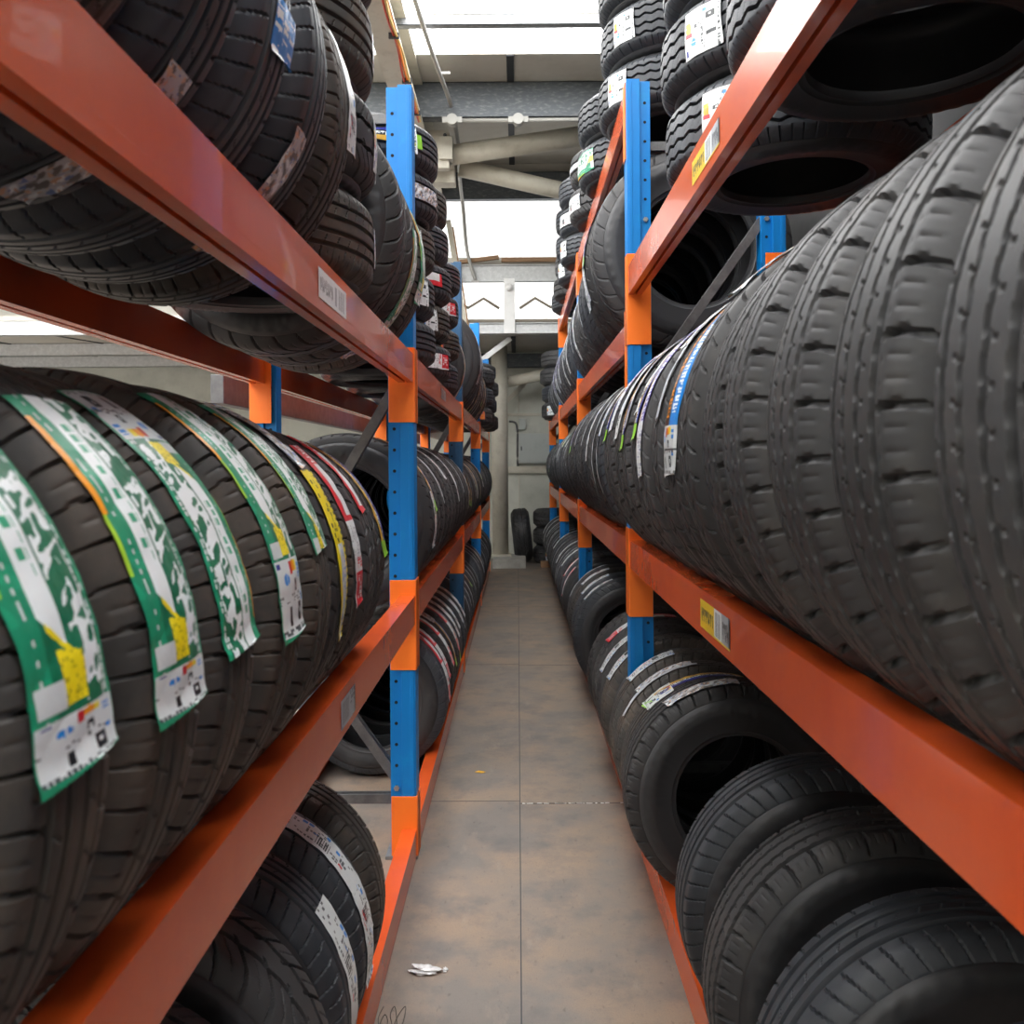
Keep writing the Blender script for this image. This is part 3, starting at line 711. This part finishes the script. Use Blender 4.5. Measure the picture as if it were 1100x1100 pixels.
# upper shelf bays 2.. (upright)
ys = [3.62+.235*k for k in range(10)]
row(-1, 'upper', 1, ys, [.425, .425, .40, .40, .40]+[.385]*5, .215, [5, 3, 3, 4, 4], {1: [('purple', 10), ('gold', 30, .03)], 2: [('whitelong', 12)], 4: [('strip', 10)], 5: [('strip', 25)], 7: [('whitelong', 0)], 8: [('strip', 10)]}, R_UP2, 'upright tyres on the upper shelf, second bay, yellow-tag rack', carcs=[1])
ys = fill(6.16, 8.69, .215); row(-1, 'upper', 2, ys, .37, .205, [4, 3], rl(len(ys), ['strip', 'purple', 'strip', 'whitelong'], .9, 10, (-20, 35)), R_UP2, 'far upright tyres on the upper shelf, yellow-tag rack')
ys = fill(8.88, 10.3, .215); row(-1, 'upper', 3, ys, .355, .205, [4, 3], rl(len(ys), ['strip', 'purple', 'strip'], .9, 11, (-20, 35)), R_UP2, 'end upright tyres on the upper shelf, yellow-tag rack')
for j, (xx, yy) in enumerate(((.66, 10.75), (.64, 11.1+.27))):
    pass
stack(.60, 10.80, R_UP2, 4, .30, .215, -1, [5, 2, 5], {1: [('orangemark', 55)], 0: [('whitewide', 50)]}, 'stack by the end wall, upper shelf, yellow-tag rack', GS, .02)
# top shelf stacks
tops = [(.705, 3.78, 3, .335, .235, 2), (.675, 4.62, 2, .330, .235, 2), (.665, 5.30, 2, .325, .225, 5), (.645, 6.40, 3, .320, .215, 2), (.655, 7.08, 3, .320, .210, 2), (.665, 7.76, 2, .320, .21, 5), (.67, 8.38, 1, .33, .21, 2)]
tl = {0: {0: [('whitewide', 40)], 1: [('whitewide', 42)], 2: [('whitewide', 35)]}, 1: {0: [('greenshort', 10)]}, 2: {0: [('white', 20)], 1: [('strip', 10)]}, 3: {0: [('whitewide', 20)], 1: [('white', 30)]}, 4: {0: [('whitewide', 25)]}}
for j, (x, y, n, r, w, kd) in enumerate(tops):
    stack(x, y, R_TOP, n, r, w, -1, [kd], tl.get(j, {8: {0: [('white', 40)]}}.get(j, {})), f'{ORD[j]} raised-shelf pile from the camera', 'tyres piled on the raised top shelf', .012, 1)
# floor level
row(-1, 'bottom', 0, [1.02, 1.345, 1.665, 1.985, 2.62, 2.83, 3.02, 3.20], [.335, .335, .335, .335, .335, .318, .318, .315], [.215]*4+[.20, .18, .18, .17], [4, 4, 1, 4, 1, 0, 0, 0],
    {4: [('foil', 72, .03)], 5: [('whitewide', 52), ('gold', 74)], 6: [('foil', 62), ('strip', 55, .03)], 7: [('white', 58)]}, zb, 'floor shelf tyres under the yellow tag', carcs=[1, 1, 1, 1, 1, 0, 0, 0])
ys = [3.50, 3.70, 3.90, 4.10, 4.85, 5.06, 5.27, 5.48, 5.70]
row(-1, 'bottom', 1, ys, [.318, .318, .318, .32, .34, .33, .33, .33, .33], .185, [0, 3, 3, 3, 4, 3, 4], {0: [('white', 44)], 1: [('white', 40)], 2: [('red', 70)], 5: [('white', 55)], 6: [('white', 55)], 7: [('white', 60)], 8: [('strip', 50)]}, zb, 'floor shelf tyres past the tagged bay')
ys = fill(6.18, 8.69, .215); row(-1, 'bottom', 2, ys, .33, .20, [3, 4], rl(len(ys), ['white', 'strip', 'redshort', 'whitelong'], .85, 12), zb, 'far floor shelf tyres of the yellow-tag rack')
ys = fill(8.88, 11.4, .22); row(-1, 'bottom', 3, ys, .325, .205, [3, 4], rl(len(ys), ['strip', 'whitelong', 'strip'], .85, 13), zb, 'end floor shelf tyres of the yellow-tag rack')
# by the end wall
tyre(.055, 12.10, .385, .375, .26, 'Y', 1, 5, 0, [], rub=None, yaw=math.radians(90), lean=math.radians(-6), phase=0., label='lone black tyre leaning upright against the end wall', group='')
for k in range(3): tyre(.52, 12.0, .126+.252*k, .31, .25, 'Z', -1, 5, 0, [('whitewide', 72)] if k == 0 else [], label=['bottom', 'middle', 'top'][k]+' tyre of the short stack on the floor by the end wall', group='short tyre stack on the floor by the end wall')
print('TYRES', COUNT[0])
# ------------------------------------------------------------ setting
YB = 12.62
fl = struct('floor', mesh('floor', lambda bm: box(bm, -8.2, 6, -4.2, YB+.1, -.06, 0)), M['floor'])
def seams(bm):
    box(bm, -.0018, .0018, -4, 11.9, 0, .0006)
    for y in (-1.3, 1.1, 3.5, 5.9, 8.3): box(bm, 0.0, 2.0, y-.002, y+.002, 0, .0006); box(bm, -2.2, 0.0, y-.002+.03, y+.0015+.03, 0, .0006)
link('sheet_joint', mesh('joint', seams), M['dark'], fl)['label'] = 'dark joint lines between floor sheets'
def chips(bm):
    g = random.Random(2)
    for k in range(46):
        x = g.uniform(.0, .46); box(bm, x, x+g.uniform(.004, .016), 3.497, 3.503+g.uniform(-.002, .003), 0, .0012)
link('filler_line', mesh('chips', chips), M['white'], fl)['label'] = 'pale chipped filler in a cross joint'
def scr(bm):
    cx, cy = -.325, 2.115
    pts = [(-.028, .05), (-.034, .02), (-.02, -.01), (-.008, .01), (-.02, .03), (-.026, .0), (-.01, -.03), (.004, .0), (-.006, .03), (0, .05), (.012, .02), (.02, -.02), (.008, -.03), (.012, .02), (.028, .05), (.030, .01), (.018, .0)]
    tube(bm, smooth_path([(cx+a, cy+b*1.6, .001) for a, b in pts], 5), .0011, 5)
link('scribble', mesh('scribble', scr), M['ink'], fl)['label'] = 'looping marker scribble'
def crumple(name, c, sx, sy, sz, m, label, cat, seed, group=None):
    def f(bm):
        bmesh.ops.create_icosphere(bm, subdivisions=3, radius=1)
        g = random.Random(seed)
        ph = [(g.uniform(2, 7), g.uniform(2, 7), g.uniform(2, 7), g.uniform(0, 6)) for _ in range(6)]
        for v in bm.verts:
            d = 1+sum(math.sin(v.co.x*a+v.co.y*b+v.co.z*c_+e) for a, b, c_, e in ph)*.13
            v.co = Vector((v.co.x*sx*d, v.co.y*sy*d, max(v.co.z*sz*d, -sz*.6)+sz*.6))
    o = link(name, mesh(name, f), m, None, c); return tag(o, label, cat, group)
crumple('film_scrap', (-.262, 2.345, .0), .035, .022, .010, M['foil'], 'crumpled scrap of white film on the floor near a scribble', 'litter', 4)
crumple('paper_fleck', (-.208, 2.35, .0), .006, .010, .004, M['foil'], 'tiny white fleck on the floor beside the crumpled film scrap', 'litter', 5)
crumple('paint_chip', (-.178, 3.86, .0), .022, .012, .003, M['ychip'], 'small yellow paint chip on the aisle floor', 'litter', 6)
ZR = UZ(3.85)
# roof: beige panels with skylight sheets between
sky_y = [(-3.6, -2.0), (-1.0, 1.1), (2.0, 4.3), (5.5, 7.33), (7.42, 8.05)]  # unseen sheets near and behind camera, and width over hall, added for light
XSK = lambda a: .92 if a > 5 else 1.2
def roofp(bm):
    ys_ = [-4.2] + [v for p in sky_y for v in p] + [11.0]
    for a, b in zip(ys_[::2], ys_[1::2]): box(bm, -8.2, 6, a, b, ZR, ZR+.08)
    for a, b in sky_y: box(bm, -8.2, -7.6, a, b, ZR, ZR+.08); box(bm, XSK(a), 2, a, b, ZR, ZR+.08)
struct('ceiling', mesh('ceiling', roofp), M['roof'])
for k, (a, b) in enumerate(sky_y):
    struct('window_%d' % (k+1), mesh('skylight', lambda bm: box(bm, -7.6, XSK(a), a, b, ZR+.01, ZR+.03)), M['sky'])
def joint(bm):
    for x in (-3.6, -2.42, -1.25, -.045, 1.13, 2.3):
        box(bm, x-.035, x+.035, 8.06, 11.0, ZR-.012, ZR-.001); box(bm, x-.035, x+.035, 4.12, 5.5, ZR-.012, ZR-.001)
struct('trim_1', mesh('roof_joint', joint), M['dark'])
def purlin(y, z0, z1, m, label, x0=-8, x1=1.25, d=.07):
    def f(bm):
        box(bm, x0, x1, y, y+.006, z0, z1); box(bm, x0, x1, y, y+d, z0, z0+.006); box(bm, x0, x1, y, y+d, z1-.006, z1); box(bm, x0, x1, y+d-.006, y+d, z0, z0+.02)
    o = link('roof_purlin', mesh('roof_purlin', f), M[m], None); tag(o, label, 'roof beam', 'steel beams crossing the aisle overhead'); return o
purlin(7.33, ZR-.09, ZR, 'zinc', 'thin galvanised roof beam between two bright skylight sheets')
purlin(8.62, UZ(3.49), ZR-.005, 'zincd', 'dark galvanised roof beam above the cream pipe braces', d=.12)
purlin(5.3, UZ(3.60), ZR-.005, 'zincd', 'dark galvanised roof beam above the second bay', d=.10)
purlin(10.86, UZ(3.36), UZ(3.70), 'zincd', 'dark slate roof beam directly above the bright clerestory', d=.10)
# clerestory wall at Y = 11
W = 5.9
struct('window_6', mesh('clerestory', lambda bm: box(bm, -3.2, 3.2, 11.02, 11.04, UZ(2.66), UZ(3.40))), M['skyb'])
struct('window_7', mesh('clerestory', lambda bm: box(bm, -3.2, 3.2, 11.03, 11.05, UZ(1.70), UZ(2.34))), M['skyb'])
def cler(bm):
    for x0, x1 in ((-8.2, -3.2), (3.2, 6)): box(bm, x0, x1, 11.0, 11.08, UZ(1.65), ZR)
    box(bm, -3.2, 3.2, 11.0, 11.08, UZ(3.40), ZR)
    box(bm, -3.2, 3.2, 11.06, 11.08, UZ(1.65), UZ(3.40))
struct('wall_upper', mesh('wall_upper', cler), M['roof'])
def rail(z0, z1, m, nm, y=10.95, x0=-3.2, x1=3.2):
    return struct(nm, mesh(nm, lambda bm: (box(bm, x0, x1, y, 11.02, z0, z1), box(bm, x0, x1, y-.03, 11.0, z0, z0+.012), box(bm, x0, x1, y-.03, 11.0, z1-.012, z1)), .002), M[m])
rail(UZ(2.33), UZ(2.54), 'zinc_lit', 'trim_2'); rail(UZ(1.66), UZ(1.80), 'zinc_lit', 'trim_3')
struct('trim_4', mesh('mullion', lambda bm: (box(bm, -.16, -.02, 10.90, 10.94, UZ(1.66), UZ(2.36)),), .003), M['white'])  # white base stands in for light on the backlit mullion
def zig(bm):
    for sx in (-1, 1):
        for k0 in range(3):
            x0 = -.09+sx*(.13+.0*k0)
            pts = []
            for j in range(7):
                pts.append((x0+sx*j*.20, 10.975, UZ(2.0+(.0 if j % 2 == 0 else .12)) if j else UZ(1.99)))
        tube(bm, pts, .019, 8)
    box(bm, -3.2, 3.2, 10.955, 11.02, UZ(1.815), UZ(1.85))
struct('trim_5', mesh('zigzag', zig), M['brownish'])
b1 = link('timber_batten', mesh('batten', lambda bm: beam_between(bm, (-.72, 10.93, UZ(2.575)), (-.22, 10.93, UZ(2.635)), .05, .05), .003), M['wood']); tag(b1, 'short rough timber batten, slightly tilted, on the clerestory rail', 'timber', 'timber battens on the clerestory rail')
b2 = link('timber_batten', mesh('batten', lambda bm: beam_between(bm, (-.19, 10.93, UZ(2.60)), (.75, 10.93, UZ(2.60)), .05, .055), .003), M['wood']); tag(b2, 'longer level timber batten on the clerestory rail', 'timber', 'timber battens on the clerestory rail')
# low ceiling beyond and end wall
def low(bm):
    box(bm, -1.2, 6, 10.98, YB+.1, UZ(1.65), UZ(1.70)); box(bm, -8.2, -1.2, 9.4, YB+.1, UZ(1.60), UZ(1.66))
struct('ceiling_low', mesh('ceiling_low', low), M['roof'])
struct('trim_6', mesh('low_joint', lambda bm: [box(bm, x-.03, x+.03, 11.1, YB, UZ(1.632), UZ(1.648)) for x in (-.045, 1.13)]), M['dark'])
struct('trim_7', mesh('low_joint', lambda bm: [beam_between(bm, (x, 9.4, UZ(1.595)), (x+1.2, YB, UZ(1.595)), .03, .01) for x in (-7.2, -6, -4.8, -3.6, -2.6)]), M['dark'])
for y, lb in ((9.38, 'galvanised beam along the front of the low ceiling in the side hall'), (11.1, 'galvanised beam across the middle of the low ceiling in the side hall'), (12.4, 'galvanised beam where the low side-hall ceiling meets the wall')):
    purlin(y, UZ(1.44), UZ(1.60), 'zinc_lit', lb, -8.1, -1.25)
purlin(12.30, UZ(1.38), UZ(1.58), 'zincd', 'dark beam high on the end wall under the low ceiling', -1.1, 3)
struct('wall_back', mesh('wall_back', lambda bm: box(bm, -8.2, 6, YB, YB+.08, 0, UZ(1.75))), M['cream2'])
for k, (a, b) in enumerate(((-2.5, .5), (1.5, 4.5), (5.5, 8.5), (9.3, 12.0))):
    struct('window_%d' % (k+8), mesh('hall_fill_panel', lambda bm: box(bm, -8.2, -8.17, a, b, .9, 2.7)), M['skyb'])  # unseen glowing panels, added to brighten the side hall
struct('wall_left', mesh('wall_left', lambda bm: box(bm, -8.28, -8.2, -4.2, YB, 0, ZR)), M['cream2'])
struct('wall_right', mesh('wall_right', lambda bm: box(bm, 1.27, 1.35, -4.2, YB, 0, ZR)), M['dwall'])  # moved in and darkened, standing for the dim tyres behind the rack
struct('wall_front', mesh('wall_front', lambda bm: box(bm, -8.2, 6, -4.28, -4.2, 0, ZR)), M['cream2'])
def ledge(bm):
    box(bm, -1.1, 1.2, YB-.07, YB, UZ(-.14), UZ(-.04)); box(bm, -1.1, 1.2, YB-.03, YB, UZ(.70), UZ(.74))
    for x in (-.48, .02, .55): box(bm, x-.006, x+.006, YB-.012, YB, 0, UZ(1.3))
struct('trim_8', mesh('wall_ledge', ledge, .003), M['cream'])
# column and plinth
col = empty('steel_column', (-.245, 11.85, 0), 'round cream-painted steel column standing before the end wall', 'column')
def colm(bm):
    tube(bm, [(0, 0, .14), (0, 0, UZ(1.62))], .112, 28)
link('shaft', mesh('shaft', colm), M['cream'], col)
link('base_plate', mesh('bp', lambda bm: box(bm, -.15, .15, -.15, .15, .12, .145), .004), M['cream'], col)
pl = link('concrete_plinth', mesh('plinth', lambda bm: box(bm, -.34, .10, 11.35, 12.05, 0, .12), .008), M['conc']); tag(pl, 'low pale concrete plinth under the cream column', 'plinth')
def brace_thing(a, b, r, m, label, flat=False):
    def f(bm):
        if flat: beam_between(bm, a, b, r, r*1.3)
        else: tube(bm, [a, b], r, 20)
    o = link('pipe_brace' if not flat else 'angle_brace', mesh('brace', f), M[m]); tag(o, label, 'brace', 'cream braces overhead'); return o
brace_thing((-.75, 9.15, UZ(3.29)), (1.25, 9.15, UZ(3.57)), .105, 'cream', 'upper thick cream pipe brace crossing the aisle below the roof')
brace_thing((-.62, 9.45, UZ(3.27)), (1.25, 9.68, UZ(2.91)), .095, 'cream', 'lower cream pipe brace sloping down behind the upper one')
brace_thing((-.125, 11.95, UZ(1.14)), (1.0, 11.95, UZ(1.36)), .075, 'cream', 'cream pipe brace rising from the round column')
brace_thing((-.56, 11.2, UZ(1.28)), (-.08, 11.2, UZ(1.64)), .05, 'white', 'white flat brace below the clerestory rail', True)
brace_thing((-.34, 12.2, UZ(.70)), (.12, 12.2, UZ(1.15)), .045, 'cream', 'thin cream diagonal brace beside the round column', True)
def brk(bm):
    box(bm, -1.02, -.70, 9.02, 9.14, UZ(3.12), UZ(3.52)); box(bm, -.80, -.66, 8.98, 9.30, UZ(3.20), UZ(3.44)); box(bm, -1.0, -.66, 9.3, 9.5, UZ(3.06), UZ(3.24))
bk = empty('bracket', (0, 0, 0), 'cream welded bracket joining the pipe braces to the long beam', 'bracket')
link('plates', mesh('brk', brk, .006), M['cream'], bk)
link('bolt', mesh('bo', lambda bm: [disc(bm, (x, 9.02, UZ(z)), .02, (0, -1, 0), 6, .02) for x, z in ((-.98, 3.46), (-.74, 3.46), (-.98, 3.2))]), M['zincd'], bk)
# long beam along the roof with cables
lbm = link('long_roof_beam', mesh('long_beam', lambda bm: (box(bm, -1.16, -.93, -4, 11.0, UZ(3.43), UZ(3.46)), box(bm, -1.06, -1.03, -4, 11.0, UZ(3.46), ZR), box(bm, -1.16, -.93, -4, 11.0, ZR-.03, ZR-.002)), .003), M['cream'])
tag(lbm, 'long cream steel beam running lengthwise above the green-sticker rack', 'roof beam')
for m, dx, lab, sd in (('cab_r', 0., 'red cable strapped under the long cream beam', 1), ('cab_o', .03, 'orange cable strapped under the long cream beam', 2), ('cab_y', .055, 'yellow cable strapped under the long cream beam', 3)):
    g = random.Random(sd)
    pts = [(-.97+dx*.6+g.uniform(-.014, .014), y_/2, UZ(3.398)+g.uniform(-.012, .012)) for y_ in range(-6, 18)]
    o = link('power_cable', mesh('cable', lambda bm: tube(bm, smooth_path(pts, 4), .009, 6)), M[m]); tag(o, lab, 'cable', 'cables strapped along the roof beam')
def strap(bm):
    for y in (5.2, 6.0, 6.8, 7.6, 8.3): box(bm, -1.0, -.915, y-.012, y+.012, UZ(3.382), UZ(3.425))
link('cable_tie', mesh('straps', strap), M['dark'], lbm)
# frame strut left of the clerestory
o = link('slanting_strut', mesh('strut', lambda bm: (beam_between(bm, (-.86, 10.9, UZ(3.1)), (-.56, 10.9, UZ(1.1)), .05, .06),)), M['cream']); tag(o, 'cream strut slanting down between clerestory and green-sticker rack', 'strut')
o = link('power_cable', mesh('cable', lambda bm: tube(bm, smooth_path([(-.80, 10.84, UZ(3.0)), (-.74, 10.84, UZ(2.6)), (-.69, 10.84, UZ(2.3)), (-.62, 10.84, UZ(1.8)), (-.55, 10.84, UZ(1.3))], 5), .012, 6)), M['wood']); tag(o, 'brown cable running down the slanting cream strut', 'cable')
# conduits
cd = link('hanging_conduit', mesh('conduit', lambda bm: tube(bm, smooth_path([(-.86, 5.9, UZ(3.78)), (-.80, 6.8, UZ(3.72)), (-.73, 7.7, UZ(3.66)), (-.655, 8.5, UZ(3.62)), (-.63, 9.0, UZ(3.56)), (-.63, 9.5, UZ(3.44)), (-.66, 10.2, UZ(3.35)), (-.66, 10.75, UZ(3.2)), (-.62, 10.85, UZ(2.7)), (-.52, 10.9, UZ(2.34))], 8), .022, 10)), M['plastic'])
tag(cd, 'bent grey conduit pipe hanging from the roof down to the clerestory rail', 'conduit')
def saddle(bm):
    for p in ((-.655, 8.02, UZ(3.66)), (-.52, 10.88, UZ(2.32))): box(bm, p[0]-.05, p[0]+.05, p[1]-.012, p[1]+.012, p[2]-.012, p[2]+.012)
link('saddle_clip', mesh('clips', saddle, .004), M['plastic'], cd)
hc = link('cross_conduit', mesh('conduit2', lambda bm: tube(bm, [(-.63, 8.58, UZ(3.44)), (1.6, 8.58, UZ(3.44))], .020, 10)), M['plastic']); tag(hc, 'straight grey conduit pipe crossing the aisle under the dark beam', 'conduit')
def jb(bm):
    disc(bm, (0, 0, 0), .055, (0, -1, 0), 20, .09); box(bm, -.10, .10, -.07, -.02, -.028, .028)
for x in (-.63, .03): link('junction_box', mesh('jb', jb), M['plastic'], hc, (x, 8.62, UZ(3.44)))
dm = link('dome_lamp', mesh('dome', lambda bm: bmesh.ops.create_uvsphere(bm, u_segments=20, v_segments=12, radius=.05)), M['white'], None, (-.09, 10.88, UZ(2.24))); tag(dm, 'small round white fitting on the post of the clerestory', 'light fitting')
# electrics on the end wall
cb = empty('electrical_cabinet', (.24, YB, UZ(.22)), 'flat grey electrical cabinet mounted on the end wall', 'cabinet')
link('body', mesh('cab', lambda bm: box(bm, -.22, .26, -.10, 0, -.22, .22), .006), M['cabinet'], cb)
link('door', mesh('cabd', lambda bm: box(bm, -.205, .245, -.112, -.101, -.205, .205), .004), M['cabinet'], cb)
link('handle', mesh('cabh', lambda bm: box(bm, -.19, -.175, -.125, -.112, -.03, .03), .002), M['dark'], cb)
wc = link('wall_conduit', mesh('wc', lambda bm: tube(bm, smooth_path([(-.12, YB-.04, UZ(.62)), (-.03, YB-.04, UZ(.60)), (.0, YB-.04, UZ(.5)), (.0, YB-.04, UZ(.3)), (.0, YB-.04, UZ(0.0)), (.02, YB-.04, UZ(-.04))], 5), .016, 8)), M['steelg']); tag(wc, 'thin grey conduit bending down the end wall beside the cabinet', 'conduit')
sw = link('switch_box', mesh('sw', lambda bm: box(bm, .02, .12, YB-.06, YB, UZ(.50), UZ(.66)), .006), M['cabinet']); tag(sw, 'small grey switch box above the electrical cabinet', 'switch')
bs = link('wood_block', mesh('wb', lambda bm: box(bm, .30, .44, 11.42, 11.55, 0, .08), .004), M['wood']); tag(bs, 'small wooden block on the floor before the short tyre stack', 'block')
# grey rail behind the green-sticker rack
gr = link('galvanised_rail', mesh('grail', lambda bm: (box(bm, -1.16, -1.11, 3.24, 10.9, UZ(.235), UZ(.345)),), .003), M['steelg']); tag(gr, 'grey galvanised rail running behind the green-sticker rack', 'rail')
# ------------------------------------------------------------ light, camera
w = bpy.data.worlds.new('World'); bpy.context.scene.world = w; w.use_nodes = True
w.node_tree.nodes['Background'].inputs['Color'].default_value = (.85, .92, 1, 1); w.node_tree.nodes['Background'].inputs['Strength'].default_value = 1.0
M['sky'].node_tree.nodes['Principled BSDF'].inputs['Emission Strength'].default_value = 10.0
M['skyb'].node_tree.nodes['Principled BSDF'].inputs['Emission Strength'].default_value = 1.15
cam = bpy.data.cameras.new('camera'); co = bpy.data.objects.new('camera', cam); C.objects.link(co)
co.location = (0, 0, HC)
cam.sensor_width = 36; cam.lens = 36*920/1100; cam.shift_x = -6/1100; cam.shift_y = -52/1100
co.rotation_euler = (PI/2, math.radians(.4), 0)
cam.dof.use_dof = True; cam.dof.focus_distance = 3.4; cam.dof.aperture_fstop = 8.0
cam.clip_start = .02
sc = bpy.context.scene; sc.camera = co
sc.view_settings.view_transform = 'Standard'; sc.view_settings.look = 'None'; sc.view_settings.gamma = 1; sc.view_settings.use_curve_mapping = False
sc.view_settings.exposure = 0.0
